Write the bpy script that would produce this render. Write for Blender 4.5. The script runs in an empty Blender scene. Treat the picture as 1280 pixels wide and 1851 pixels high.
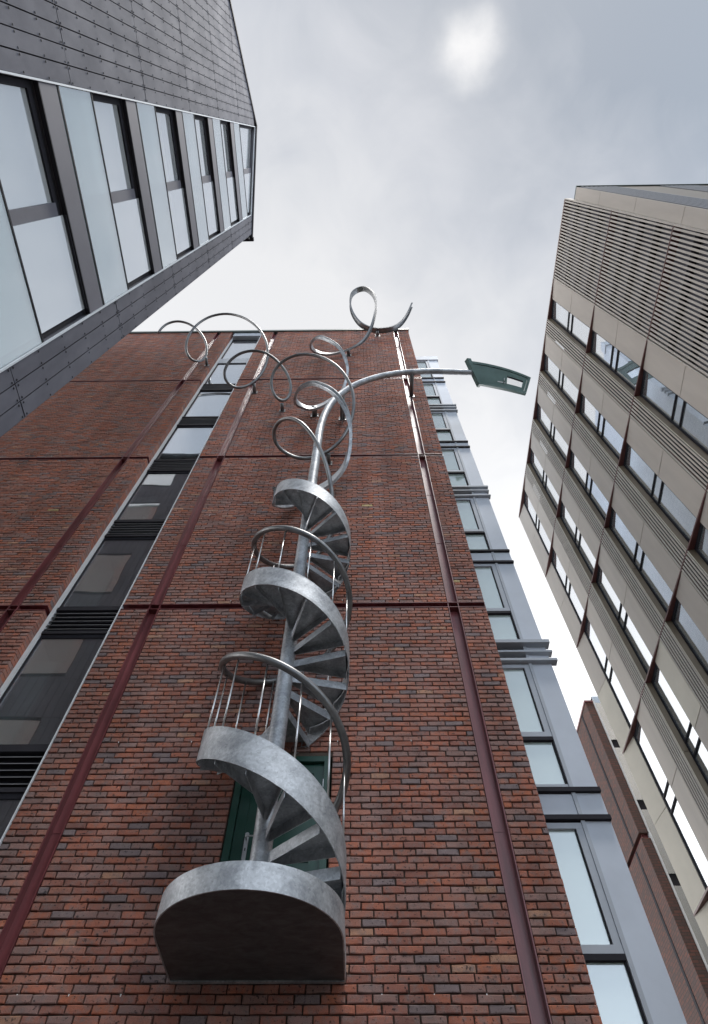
import bpy, math, random
from mathutils import Vector, Matrix
random.seed(7)
sc = bpy.context.scene
COL = sc.collection

# ------------------------------------------------------------------ camera
PITCH, YAW, ROLL = (math.radians(v) for v in (59.42, 1.128, 0.471))
cp, sp, cy, sy = math.cos(PITCH), math.sin(PITCH), math.cos(YAW), math.sin(YAW)
fwd = Vector((-sy * cp, cy * cp, sp)); rgt = Vector((cy, sy, 0)); up = rgt.cross(fwd)
r2 = rgt * math.cos(ROLL) + up * math.sin(ROLL)
u2 = -rgt * math.sin(ROLL) + up * math.cos(ROLL)
EYE = Vector((0, 0, 1.6))
cam = bpy.data.cameras.new('camera')
cam.sensor_fit = 'HORIZONTAL'; cam.sensor_width = 24.0; cam.lens = 24.0 * 1110.6 / 1280.0
cam.clip_start = 0.05; cam.clip_end = 2000
camo = bpy.data.objects.new('camera', cam); COL.objects.link(camo)
camo.matrix_world = Matrix(((r2.x, u2.x, -fwd.x, EYE.x), (r2.y, u2.y, -fwd.y, EYE.y), (r2.z, u2.z, -fwd.z, EYE.z), (0, 0, 0, 1)))
sc.camera = camo

def project(p):
    q = Vector(p) - EYE
    zc = q.dot(fwd)
    return 640 + 1110.6 * q.dot(r2) / zc, 925.5 - 1110.6 * q.dot(u2) / zc

# ------------------------------------------------------------------ sky + sun
SKY_0, SKY_X, SKY_Y, HORIZON = 0.655, -0.62, 0.80, 5.8
SUN = Vector((0.14, -0.11, 0.985)).normalized()     # where the veiled disc brightens the cloud
LAMP = Vector((0.13, -0.17, 0.977)).normalized()
world = bpy.data.worlds.new('World'); sc.world = world; world.use_nodes = True
nt = world.node_tree; nt.nodes.clear()
def N(t, kind, **kw):
    n = t.nodes.new(kind)
    for k, v in kw.items():
        setattr(n, k, v)
    return n
wo = N(nt, 'ShaderNodeOutputWorld')
sky = N(nt, 'ShaderNodeTexSky', sky_type='NISHITA', sun_disc=False)
sky.sun_elevation = math.asin(LAMP.z); sky.sun_rotation = math.atan2(LAMP.x, LAMP.y)
bg_sky = N(nt, 'ShaderNodeBackground'); bg_sky.inputs['Strength'].default_value = 0.07
nt.links.new(sky.outputs[0], bg_sky.inputs['Color'])
tc = N(nt, 'ShaderNodeTexCoord')
# overcast cloud deck: soft billows, thinner and paler towards the far side of the street, heavier to the south-east
nrm = N(nt, 'ShaderNodeVectorMath', operation='NORMALIZE'); nt.links.new(tc.outputs['Generated'], nrm.inputs[0])
sep = N(nt, 'ShaderNodeSeparateXYZ'); nt.links.new(nrm.outputs[0], sep.inputs[0])
nz = N(nt, 'ShaderNodeTexNoise'); nz.inputs['Scale'].default_value = 3.2; nz.inputs['Detail'].default_value = 7; nz.inputs['Roughness'].default_value = 0.48; nz.inputs['Distortion'].default_value = 0.5
nt.links.new(nrm.outputs[0], nz.inputs['Vector'])
def math_(op, a, b, c=None, clamp=False):
    n = N(nt, 'ShaderNodeMath', operation=op, use_clamp=clamp)
    for i, v in enumerate((a, b, c)):
        if v is None: continue
        if isinstance(v, (int, float)): n.inputs[i].default_value = v
        else: nt.links.new(v, n.inputs[i])
    return n.outputs[0]
t1 = math_('MULTIPLY_ADD', sep.outputs['X'], SKY_X, SKY_0)
t2 = math_('MULTIPLY_ADD', sep.outputs['Y'], SKY_Y, t1)
t3 = math_('MULTIPLY_ADD', math_('SUBTRACT', nz.outputs['Fac'], 0.5), 0.42, t2)
nzf = N(nt, 'ShaderNodeTexNoise'); nzf.inputs['Scale'].default_value = 8.5; nzf.inputs['Detail'].default_value = 8; nzf.inputs['Roughness'].default_value = 0.55; nzf.inputs['Distortion'].default_value = 0.8
nt.links.new(nrm.outputs[0], nzf.inputs['Vector'])
t3 = math_('MULTIPLY_ADD', math_('SUBTRACT', nzf.outputs['Fac'], 0.5), 0.20, t3)
t4 = math_('MULTIPLY', math_('SUBTRACT', t3, 0.40), 2.2, clamp=True)
cr = N(nt, 'ShaderNodeValToRGB')
cr.color_ramp.elements[0].position = 0.0; cr.color_ramp.elements[0].color = (0.36, 0.41, 0.475, 1)
cr.color_ramp.elements[1].position = 1.0; cr.color_ramp.elements[1].color = (0.875, 0.875, 0.88, 1)
e = cr.color_ramp.elements.new(0.5); e.color = (0.62, 0.645, 0.69, 1)
nt.links.new(t4, cr.inputs[0])
# as with any thin overcast the deck grows brighter towards the horizon, the same all round
hz = math_('MULTIPLY_ADD', math_('POWER', math_('SUBTRACT', 1.0, math_('MAXIMUM', sep.outputs['Z'], 0.0)), 1.8), HORIZON, 1.0)
sc_ = N(nt, 'ShaderNodeVectorMath', operation='SCALE'); nt.links.new(cr.outputs[0], sc_.inputs[0]); nt.links.new(hz, sc_.inputs['Scale'])
# veiled sun: dot(dir, sun)
dp = N(nt, 'ShaderNodeVectorMath', operation='DOT_PRODUCT'); dp.inputs[1].default_value = SUN
nt.links.new(nrm.outputs[0], dp.inputs[0])
nz2 = N(nt, 'ShaderNodeTexNoise'); nz2.inputs['Scale'].default_value = 15; nz2.inputs['Detail'].default_value = 5
nt.links.new(tc.outputs['Generated'], nz2.inputs['Vector'])
ad = N(nt, 'ShaderNodeMath', operation='MULTIPLY_ADD'); ad.inputs[1].default_value = 0.0025; nt.links.new(nz2.outputs['Fac'], ad.inputs[0]); nt.links.new(dp.outputs['Value'], ad.inputs[2])
gl = N(nt, 'ShaderNodeMapRange'); gl.inputs['From Min'].default_value = 0.9992; gl.inputs['From Max'].default_value = 1.0032; gl.interpolation_type = 'SMOOTHERSTEP'
nt.links.new(ad.outputs[0], gl.inputs['Value'])
gm = N(nt, 'ShaderNodeMix', data_type='RGBA'); gm.inputs['B'].default_value = (1.1, 1.09, 1.07, 1)
nt.links.new(gl.outputs[0], gm.inputs['Factor']); nt.links.new(sc_.outputs[0], gm.inputs['A'])
bg_cl = N(nt, 'ShaderNodeBackground'); nt.links.new(gm.outputs['Result'], bg_cl.inputs['Color']); bg_cl.inputs['Strength'].default_value = 0.41
ms = N(nt, 'ShaderNodeMixShader'); ms.inputs[0].default_value = 0.93
nt.links.new(bg_sky.outputs[0], ms.inputs[1]); nt.links.new(bg_cl.outputs[0], ms.inputs[2]); nt.links.new(ms.outputs[0], wo.inputs['Surface'])

sl = bpy.data.lights.new('sun', 'SUN'); sl.energy = 1.2; sl.angle = math.radians(10); sl.color = (1.0, 0.97, 0.93)
so = bpy.data.objects.new('sun', sl); COL.objects.link(so); so.rotation_euler = (-LAMP).to_track_quat('-Z', 'Y').to_euler(); so.location = (0, 0, 60)
sc.view_settings.view_transform = 'Standard'; sc.view_settings.look = 'None'
sc.view_settings.exposure = 1.3; sc.view_settings.gamma = 1.0; sc.view_settings.use_curve_mapping = False
sc.render.engine = 'CYCLES'; sc.cycles.max_bounces = 8; sc.cycles.transparent_max_bounces = 12

# ------------------------------------------------------------------ materials
def mat(name, col, rough=0.5, metal=0.0, spec=0.5, noise=0.0, nscale=6.0, col2=None, bump=0.0, bscale=60.0, stretch=(1, 1, 1), rvar=0.0, contrast=(0.35, 0.65), det=(6, .6, 0), specks=False):
    m = bpy.data.materials.new(name); m.use_nodes = True
    t = m.node_tree; p = t.nodes['Principled BSDF']
    p.inputs['Roughness'].default_value = rough; p.inputs['Metallic'].default_value = metal; p.inputs['Specular IOR Level'].default_value = spec
    p.inputs['Base Color'].default_value = (*col, 1)
    if noise or col2:
        c = N(t, 'ShaderNodeTexCoord'); mp = N(t, 'ShaderNodeMapping'); mp.inputs['Scale'].default_value = stretch
        t.links.new(c.outputs['Object'], mp.inputs[0])
        n = N(t, 'ShaderNodeTexNoise'); n.inputs['Scale'].default_value = nscale; n.inputs['Detail'].default_value = det[0]; n.inputs['Roughness'].default_value = det[1]; n.inputs['Distortion'].default_value = det[2]
        t.links.new(mp.outputs[0], n.inputs['Vector'])
        r = N(t, 'ShaderNodeMapRange'); r.inputs['From Min'].default_value = contrast[0]; r.inputs['From Max'].default_value = contrast[1]
        t.links.new(n.outputs['Fac'], r.inputs['Value'])
        x = N(t, 'ShaderNodeMix', data_type='RGBA')
        c2 = col2 or tuple(v * (1 - noise) for v in col)
        x.inputs['A'].default_value = (*c2, 1); x.inputs['B'].default_value = (*col, 1)
        t.links.new(r.outputs[0], x.inputs['Factor']); t.links.new(x.outputs['Result'], p.inputs['Base Color'])
        if specks:   # dark drips and scuffs left by the zinc bath
            n5 = N(t, 'ShaderNodeTexNoise'); n5.inputs['Scale'].default_value = 26; n5.inputs['Detail'].default_value = 4; n5.inputs['Roughness'].default_value = 0.7
            t.links.new(c.outputs['Object'], n5.inputs['Vector'])
            r5 = N(t, 'ShaderNodeMapRange'); r5.inputs['From Min'].default_value = 0.60; r5.inputs['From Max'].default_value = 0.74; r5.inputs['To Max'].default_value = 0.75
            t.links.new(n5.outputs['Fac'], r5.inputs['Value'])
            x5 = N(t, 'ShaderNodeMix', data_type='RGBA'); x5.inputs['B'].default_value = (0.20, 0.205, 0.21, 1)
            t.links.new(r5.outputs[0], x5.inputs['Factor']); t.links.new(x.outputs['Result'], x5.inputs['A']); 
            vo = N(t, 'ShaderNodeTexVoronoi'); vo.inputs['Scale'].default_value = 48; t.links.new(c.outputs['Object'], vo.inputs['Vector'])
            sv = N(t, 'ShaderNodeSeparateColor'); t.links.new(vo.outputs['Color'], sv.inputs[0])
            mv = N(t, 'ShaderNodeMapRange'); mv.inputs['To Min'].default_value = 0.86; mv.inputs['To Max'].default_value = 1.12; t.links.new(sv.outputs[0], mv.inputs['Value'])
            sp5 = N(t, 'ShaderNodeVectorMath', operation='SCALE'); t.links.new(x5.outputs['Result'], sp5.inputs[0]); t.links.new(mv.outputs[0], sp5.inputs['Scale'])
            t.links.new(sp5.outputs[0], p.inputs['Base Color'])
        if rvar:
            rr = N(t, 'ShaderNodeMapRange'); rr.inputs['To Min'].default_value = rough + rvar; rr.inputs['To Max'].default_value = rough - rvar
            t.links.new(n.outputs['Fac'], rr.inputs['Value']); t.links.new(rr.outputs[0], p.inputs['Roughness'])
    if bump:
        c = N(t, 'ShaderNodeTexCoord')
        n = N(t, 'ShaderNodeTexNoise'); n.inputs['Scale'].default_value = bscale; n.inputs['Detail'].default_value = 4
        t.links.new(c.outputs['Object'], n.inputs['Vector'])
        b = N(t, 'ShaderNodeBump'); b.inputs['Strength'].default_value = bump; b.inputs['Distance'].default_value = 0.01
        t.links.new(n.outputs['Fac'], b.inputs['Height']); t.links.new(b.outputs[0], p.inputs['Normal'])
    return m

def brick_material():
    m = bpy.data.materials.new('brick'); m.use_nodes = True; t = m.node_tree; p = t.nodes['Principled BSDF']
    p.inputs['Roughness'].default_value = 0.95; p.inputs['Specular IOR Level'].default_value = 0.08
    a = N(t, 'ShaderNodeAttribute', attribute_name='tint')
    c = N(t, 'ShaderNodeTexCoord')
    n1 = N(t, 'ShaderNodeTexNoise'); n1.inputs['Scale'].default_value = 14; n1.inputs['Detail'].default_value = 6; n1.inputs['Roughness'].default_value = 0.65
    n2 = N(t, 'ShaderNodeTexNoise'); n2.inputs['Scale'].default_value = 34; n2.inputs['Detail'].default_value = 3
    n3 = N(t, 'ShaderNodeTexNoise'); n3.inputs['Scale'].default_value = 170; n3.inputs['Detail'].default_value = 3
    n4 = N(t, 'ShaderNodeTexNoise'); n4.inputs['Scale'].default_value = 0.55; n4.inputs['Detail'].default_value = 4
    of = N(t, 'ShaderNodeVectorMath', operation='MULTIPLY_ADD'); of.inputs[1].default_value = (173.0, 211.0, 97.0)   # every brick its own patch of the pattern
    t.links.new(a.outputs['Color'], of.inputs[0]); t.links.new(c.outputs['Object'], of.inputs[2])
    for n in (n1, n2): t.links.new(of.outputs[0], n.inputs['Vector'])
    for n in (n3, n4): t.links.new(c.outputs['Object'], n.inputs['Vector'])
    r1 = N(t, 'ShaderNodeMapRange'); r1.inputs['From Min'].default_value = 0.45; r1.inputs['From Max'].default_value = 0.68; r1.inputs['To Max'].default_value = 0.85
    t.links.new(n1.outputs['Fac'], r1.inputs['Value'])
    x1 = N(t, 'ShaderNodeMix', data_type='RGBA'); x1.inputs['B'].default_value = (0.215, 0.163, 0.150, 1)
    t.links.new(r1.outputs[0], x1.inputs['Factor']); t.links.new(a.outputs['Color'], x1.inputs['A'])
    r2_ = N(t, 'ShaderNodeMapRange'); r2_.inputs['From Min'].default_value = 0.61; r2_.inputs['From Max'].default_value = 0.69; r2_.inputs['To Max'].default_value = 0.8
    t.links.new(n2.outputs['Fac'], r2_.inputs['Value'])
    x2 = N(t, 'ShaderNodeMix', data_type='RGBA'); x2.inputs['B'].default_value = (0.03, 0.027, 0.03, 1)
    t.links.new(r2_.outputs[0], x2.inputs['Factor']); t.links.new(x1.outputs['Result'], x2.inputs['A'])
    r3 = N(t, 'ShaderNodeMapRange'); r3.inputs['From Min'].default_value = 0.3; r3.inputs['From Max'].default_value = 0.7; r3.inputs['To Min'].default_value = 0.78; r3.inputs['To Max'].default_value = 1.2
    t.links.new(n3.outputs['Fac'], r3.inputs['Value'])
    r4 = N(t, 'ShaderNodeMapRange'); r4.inputs['From Min'].default_value = 0.3; r4.inputs['From Max'].default_value = 0.7; r4.inputs['To Min'].default_value = 0.85; r4.inputs['To Max'].default_value = 1.12
    t.links.new(n4.outputs['Fac'], r4.inputs['Value'])
    mp6 = N(t, 'ShaderNodeMapping'); mp6.inputs['Scale'].default_value = (2.6, 1, 0.16); t.links.new(c.outputs['Object'], mp6.inputs[0])
    n6 = N(t, 'ShaderNodeTexNoise'); n6.inputs['Scale'].default_value = 1.0; n6.inputs['Detail'].default_value = 5; t.links.new(mp6.outputs[0], n6.inputs['Vector'])
    r6 = N(t, 'ShaderNodeMapRange'); r6.inputs['From Min'].default_value = 0.3; r6.inputs['From Max'].default_value = 0.62; r6.inputs['To Min'].default_value = 0.84; r6.inputs['To Max'].default_value = 1.12
    t.links.new(n6.outputs['Fac'], r6.inputs['Value'])
    m6 = N(t, 'ShaderNodeMath', operation='MULTIPLY'); t.links.new(r4.outputs[0], m6.inputs[0]); t.links.new(r6.outputs[0], m6.inputs[1])
    mm = N(t, 'ShaderNodeMath', operation='MULTIPLY'); t.links.new(r3.outputs[0], mm.inputs[0]); t.links.new(m6.outputs[0], mm.inputs[1])
    v = N(t, 'ShaderNodeVectorMath', operation='SCALE'); t.links.new(x2.outputs['Result'], v.inputs[0]); t.links.new(mm.outputs[0], v.inputs['Scale'])
    t.links.new(v.outputs[0], p.inputs['Base Color'])
    b = N(t, 'ShaderNodeBump'); b.inputs['Strength'].default_value = 0.55; b.inputs['Distance'].default_value = 0.006
    sm = N(t, 'ShaderNodeMath', operation='ADD'); t.links.new(n3.outputs['Fac'], sm.inputs[0]); t.links.new(n2.outputs['Fac'], sm.inputs[1])
    t.links.new(sm.outputs[0], b.inputs['Height']); t.links.new(b.outputs[0], p.inputs['Normal'])
    return m

def far_brick_material():
    m = bpy.data.materials.new('far_brick'); m.use_nodes = True; t = m.node_tree; p = t.nodes['Principled BSDF']
    p.inputs['Roughness'].default_value = 0.9
    c = N(t, 'ShaderNodeTexCoord'); s = N(t, 'ShaderNodeSeparateXYZ'); t.links.new(c.outputs['Object'], s.inputs[0])
    ad_ = N(t, 'ShaderNodeMath', operation='ADD'); t.links.new(s.outputs['X'], ad_.inputs[0]); t.links.new(s.outputs['Y'], ad_.inputs[1])
    cb = N(t, 'ShaderNodeCombineXYZ'); t.links.new(ad_.outputs[0], cb.inputs['X']); t.links.new(s.outputs['Z'], cb.inputs['Y'])
    br = N(t, 'ShaderNodeTexBrick'); br.inputs['Scale'].default_value = 1.0; br.inputs['Brick Width'].default_value = 0.225; br.inputs['Row Height'].default_value = 0.075
    br.inputs['Mortar Size'].default_value = 0.008; br.inputs['Color1'].default_value = (0.135, 0.058, 0.045, 1); br.inputs['Color2'].default_value = (0.08, 0.050, 0.046, 1); br.inputs['Mortar'].default_value = (0.05, 0.04, 0.036, 1)
    t.links.new(cb.outputs[0], br.inputs['Vector']); t.links.new(br.outputs['Color'], p.inputs['Base Color'])
    b = N(t, 'ShaderNodeBump'); b.invert = True; b.inputs['Strength'].default_value = 0.8; b.inputs['Distance'].default_value = 0.01
    t.links.new(br.outputs['Fac'], b.inputs['Height']); t.links.new(b.outputs[0], p.inputs['Normal'])
    return m

def glass_material(name, ior, tint, refl=(0.95, 0.97, 1.0), rough=0.015, wav=0.004, film=0.0, fcol=(0.8, 0.85, 0.85)):
    m = bpy.data.materials.new(name); m.use_nodes = True; t = m.node_tree
    t.nodes.remove(t.nodes['Principled BSDF']); o = t.nodes['Material Output']
    lw = N(t, 'ShaderNodeLayerWeight'); lw.inputs['Blend'].default_value = 0.5      # coated double glazing: r0 head on, rising to 1 at grazing
    pw_ = N(t, 'ShaderNodeMath', operation='POWER'); pw_.inputs[1].default_value = 2.2; t.links.new(lw.outputs['Facing'], pw_.inputs[0])
    f = N(t, 'ShaderNodeMath', operation='MULTIPLY_ADD'); f.inputs[1].default_value = 1 - ior; f.inputs[2].default_value = ior; t.links.new(pw_.outputs[0], f.inputs[0])
    g = N(t, 'ShaderNodeBsdfGlossy'); g.inputs['Roughness'].default_value = rough; g.inputs['Color'].default_value = (*refl, 1)
    tr = N(t, 'ShaderNodeBsdfTransparent'); tr.inputs['Color'].default_value = (*tint, 1)
    df = N(t, 'ShaderNodeBsdfDiffuse'); df.inputs['Color'].default_value = (*fcol, 1)
    xf = N(t, 'ShaderNodeMixShader'); xf.inputs[0].default_value = film; t.links.new(tr.outputs[0], xf.inputs[1]); t.links.new(df.outputs[0], xf.inputs[2])
    x = N(t, 'ShaderNodeMixShader'); t.links.new(f.outputs[0], x.inputs[0]); t.links.new(xf.outputs[0], x.inputs[1]); t.links.new(g.outputs[0], x.inputs[2])
    c = N(t, 'ShaderNodeTexCoord'); n = N(t, 'ShaderNodeTexNoise'); n.inputs['Scale'].default_value = 0.9; n.inputs['Detail'].default_value = 1
    t.links.new(c.outputs['Object'], n.inputs['Vector'])
    b = N(t, 'ShaderNodeBump'); b.inputs['Strength'].default_value = 1.0; b.inputs['Distance'].default_value = wav
    t.links.new(n.outputs['Fac'], b.inputs['Height']); t.links.new(b.outputs[0], g.inputs['Normal'])
    t.links.new(x.outputs[0], o.inputs['Surface'])
    return m

M_BRICK = brick_material(); M_FARB = far_brick_material()
M_MORTAR = mat('mortar', (0.12, 0.086, 0.066), 0.95, noise=0.5, nscale=9, bump=0.5, bscale=120)
M_RED = mat('oxide_red_steel', (0.21, 0.056, 0.06), 0.32, spec=0.6, noise=0.45, nscale=3.0, stretch=(3, 3, 0.35), bump=0.08, bscale=40)
M_GALV = mat('galvanised_steel', (0.50, 0.52, 0.54), 0.5, metal=0.55, col2=(0.31, 0.325, 0.345), nscale=3.6, bump=0.04, bscale=90, rvar=0.14, contrast=(0.40, 0.58), det=(9, .66, .6), specks=True)
M_GALVT = mat('galvanised_tube', (0.23, 0.23, 0.228), 0.4, metal=0.7, col2=(0.15, 0.15, 0.153), nscale=5, stretch=(1, 1, 0.5), bump=0.05, bscale=60, rvar=0.1)
M_BLACK = mat('soffit_shade_black', (0.036, 0.040, 0.044), 0.45, col2=(0.105, 0.112, 0.118), nscale=5, stretch=(1, 2, 1), contrast=(0.28, 0.6), det=(10, .75, .8))  # dark colour paints in shade under the landing; paler patches are scuffs
M_GREEN = mat('green_door_paint', (0.012, 0.062, 0.042), 0.32, noise=0.25, nscale=3)
M_GREENL = mat('green_lamp_paint', (0.13, 0.22, 0.205), 0.35, noise=0.2, nscale=3)
M_STEEL = mat('brushed_steel', (0.6, 0.6, 0.6), 0.3, metal=1.0, noise=0.1, nscale=20)
M_PLANK = mat('grey_cement_plank', (0.150, 0.150, 0.174), 0.8, spec=0.12, col2=(0.112, 0.112, 0.132), nscale=1.4, bump=0.06, bscale=30, stretch=(1, 1.6, 0.8), rvar=0.08)
M_DARKM = mat('anthracite_metal', (0.035, 0.034, 0.04), 0.7, spec=0.06, noise=0.15, nscale=4)
M_FINM = mat('pressed_grey_metal', (0.15, 0.147, 0.168), 0.7, spec=0.15, metal=0.0, noise=0.12, nscale=1.5)
M_TRIM = mat('pale_metal_trim', (0.66, 0.69, 0.71), 0.6, spec=0.1, noise=0.05)
M_BAY = mat('blue_grey_metal_sheet', (0.60, 0.64, 0.70), 0.65, spec=0.12, metal=0.0, noise=0.10, nscale=1.3, bump=0.02, bscale=6)
M_BAYF = mat('grey_window_frame', (0.44, 0.47, 0.51), 0.65, spec=0.15, noise=0.05)
M_TAN = mat('bronze_tan_panel', (0.57, 0.51, 0.445), 0.6, spec=0.3, metal=0.0, noise=0.10, nscale=1.0, stretch=(1, 3, 0.5))
M_TANY = mat('pale_bronze_panel', (0.62, 0.57, 0.47), 0.55, metal=0.1, noise=0.12, nscale=1.0)
M_SLAT = mat('bronze_slat', (0.57, 0.515, 0.45), 0.6, spec=0.3, metal=0.0, noise=0.1, nscale=2)
M_BRZ = mat('brown_bronze', (0.20, 0.155, 0.105), 0.4, metal=0.3, noise=0.15, nscale=2)
M_MAROON = mat('maroon_fin', (0.15, 0.055, 0.048), 0.45, noise=0.2)
M_BLIND = mat('white_blind', (0.74, 0.76, 0.77), 0.8, noise=0.06, nscale=3)
t_ = M_BLIND.node_tree; wvn = N(t_, 'ShaderNodeTexWave', bands_direction='Z'); wvn.inputs['Scale'].default_value = 2.6; wvn.inputs['Distortion'].default_value = 0.6
c_ = N(t_, 'ShaderNodeTexCoord'); t_.links.new(c_.outputs['Object'], wvn.inputs['Vector'])
w_ = N(t_, 'ShaderNodeMapRange'); w_.inputs['To Min'].default_value = 0.45; w_.inputs['To Max'].default_value = 1.0; t_.links.new(wvn.outputs['Fac'], w_.inputs['Value'])
v_ = N(t_, 'ShaderNodeVectorMath', operation='SCALE'); v_.inputs[0].default_value = (0.78, 0.80, 0.80); t_.links.new(w_.outputs[0], v_.inputs['Scale'])
t_.links.new(v_.outputs[0], t_.nodes['Principled BSDF'].inputs['Base Color'])
M_BLINDG = mat('sea_green_frosted_film', (0.60, 0.68, 0.66), 0.7, noise=0.12, nscale=1.6)
M_ROOM = mat('dark_room', (0.03, 0.032, 0.034), 0.9, noise=0.3)
M_ROOMP = mat('pale_room_wall', (0.42, 0.45, 0.46), 0.9, noise=0.2)
M_COPE = mat('coping_metal', (0.10, 0.13, 0.12), 0.45, noise=0.1)
M_PAVE = mat('paving', (0.12, 0.115, 0.11), 0.9, noise=0.3, nscale=1.2, bump=0.2)
M_WHITE = mat('white_plastic', (0.8, 0.8, 0.78), 0.5, noise=0.05)
M_LEAF = mat('yellow_leaf', (0.32, 0.27, 0.05), 0.7, noise=0.3)
M_STEM = mat('plant_stem', (0.12, 0.10, 0.05), 0.8, noise=0.3)
M_LOUV = mat('grey_louvre', (0.20, 0.20, 0.21), 0.4, noise=0.1)
M_CLEAR = glass_material('plain_glass', 0.03, (0.96, 0.97, 0.97))
M_GLASS = glass_material('coated_glass', 0.50, (0.80, 0.86, 0.86), film=0.06)
M_GLASSB = glass_material('clear_glass', 0.52, (0.80, 0.86, 0.86))
M_GLASSF = glass_material('frosted_glass', 0.30, (0.8, 0.86, 0.86), film=0.8, fcol=(0.84, 0.87, 0.86))
M_GLASSV = glass_material('sea_green_frosted_glass', 0.30, (0.8, 0.88, 0.84), film=0.6, fcol=(0.74, 0.86, 0.80))
M_GLASSR = glass_material('bright_reflective_glass', 0.38, (0.6, 0.66, 0.68), film=0.25)
M_GLASSG = glass_material('balustrade_glass', 0.30, (0.80, 0.88, 0.85), wav=0.003, film=0.34, fcol=(0.76, 0.87, 0.83))

# ------------------------------------------------------------------ mesh helpers
class MB:
    def __init__(s): s.v = []; s.f = []; s.t = []; s.sm = False
    def box(s, x0, x1, y0, y1, z0, z1, tint=None):
        b = len(s.v)
        s.v += [(x0, y0, z0), (x1, y0, z0), (x1, y1, z0), (x0, y1, z0), (x0, y0, z1), (x1, y0, z1), (x1, y1, z1), (x0, y1, z1)]
        s.f += [(b, b+3, b+2, b+1), (b+4, b+5, b+6, b+7), (b, b+1, b+5, b+4), (b+1, b+2, b+6, b+5), (b+2, b+3, b+7, b+6), (b+3, b, b+4, b+7)]
        if tint: s.t += [tint] * 6
        return s
    def prism(s, poly, fn0, fn1):
        """poly: list of 2D points; fn0/fn1 map 2D -> 3D for the two caps"""
        b = len(s.v); n = len(poly)
        s.v += [fn0(*p) for p in poly] + [fn1(*p) for p in poly]
        s.f += [tuple(range(b, b+n)), tuple(range(b+2*n-1, b+n-1, -1))]
        s.f += [(b+i, b+n+i, b+n+(i+1) % n, b+(i+1) % n) for i in range(n)]
        return s
    def tube(s, pts, r, n=12, r1=None):
        s.sm = True
        pts = [Vector(p) for p in pts]; b = len(s.v); m = len(pts)
        T = [(pts[min(i+1, m-1)] - pts[max(i-1, 0)]).normalized() for i in range(m)]
        u = T[0].orthogonal().normalized()
        for i, p in enumerate(pts):
            u = (u - T[i] * u.dot(T[i])).normalized(); w = T[i].cross(u)
            rr = r if r1 is None else r + (r1 - r) * i / (m - 1)
            for k in range(n):
                a = 2 * math.pi * k / n
                s.v.append(tuple(p + (u * math.cos(a) + w * math.sin(a)) * rr))
        for i in range(m - 1):
            for k in range(n):
                s.f.append((b+i*n+k, b+i*n+(k+1) % n, b+(i+1)*n+(k+1) % n, b+(i+1)*n+k))
        s.f.append(tuple(b+k for k in range(n-1, -1, -1))); s.f.append(tuple(b+(m-1)*n+k for k in range(n)))
        return s
    def loft(s, rings, closed=True):
        """rings of equal length; caps at both ends"""
        b = len(s.v); n = len(rings[0])
        for r in rings: s.v += [tuple(p) for p in r]
        for i in range(len(rings) - 1):
            for k in range(n):
                s.f.append((b+i*n+k, b+i*n+(k+1) % n, b+(i+1)*n+(k+1) % n, b+(i+1)*n+k))
        s.f.append(tuple(b+k for k in range(n-1, -1, -1))); e = b + (len(rings)-1)*n; s.f.append(tuple(e+k for k in range(n)))
        return s
WM = {}
def link(o, parent):
    COL.objects.link(o)
    if parent is not None:
        o.parent = parent; o.matrix_parent_inverse = WM[parent.name].inverted()
    WM[o.name] = Matrix.Translation(o.location)
def obj(name, mb, m, parent=None, loc=None, smooth=None, autos=False):
    if isinstance(mb, MB):
        me = bpy.data.meshes.new(name); me.from_pydata(mb.v, [], mb.f); me.update()
        import bmesh
        bm = bmesh.new(); bm.from_mesh(me); bmesh.ops.recalc_face_normals(bm, faces=bm.faces); bm.to_mesh(me); bm.free()
        if mb.t:
            at = me.attributes.new('tint', 'FLOAT_COLOR', 'FACE')
            at.data.foreach_set('color', [c for t in mb.t for c in (*t, 1.0)])
        if mb.sm or smooth:
            me.polygons.foreach_set('use_smooth', [True] * len(me.polygons))
            if autos: me.set_sharp_from_angle(angle=math.radians(35))
        me.materials.append(m)
    else:
        me = mb
    o = bpy.data.objects.new(name, me)
    if loc: o.location = loc
    link(o, parent)
    return o
def thing(name, label, cat, loc=(0, 0, 0), group=None):
    o = bpy.data.objects.new(name, None); o.location = loc; o.empty_display_size = 0.3
    o['label'] = label; o['category'] = cat
    if group: o['group'] = group
    link(o, None); return o
def B(name, m, parent, *a):
    return obj(name, MB().box(*a), m, parent)
def catmull(P, sub=6):
    P = [Vector(p) for p in P]; out = []
    for i in range(len(P) - 1):
        p0, p1, p2, p3 = P[max(i-1, 0)], P[i], P[i+1], P[min(i+2, len(P)-1)]
        for k in range(sub):
            t = k / sub
            out.append(0.5 * ((2*p1) + (p2-p0)*t + (2*p0-5*p1+4*p2-p3)*t*t + (3*p1-p0-3*p2+p3)*t**3))
    out.append(P[-1]); return out

# ------------------------------------------------------------------ ground
g = obj('ground', MB().box(-400, 400, -400, 400, -0.4, 0), M_PAVE); g['kind'] = 'structure'

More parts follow.
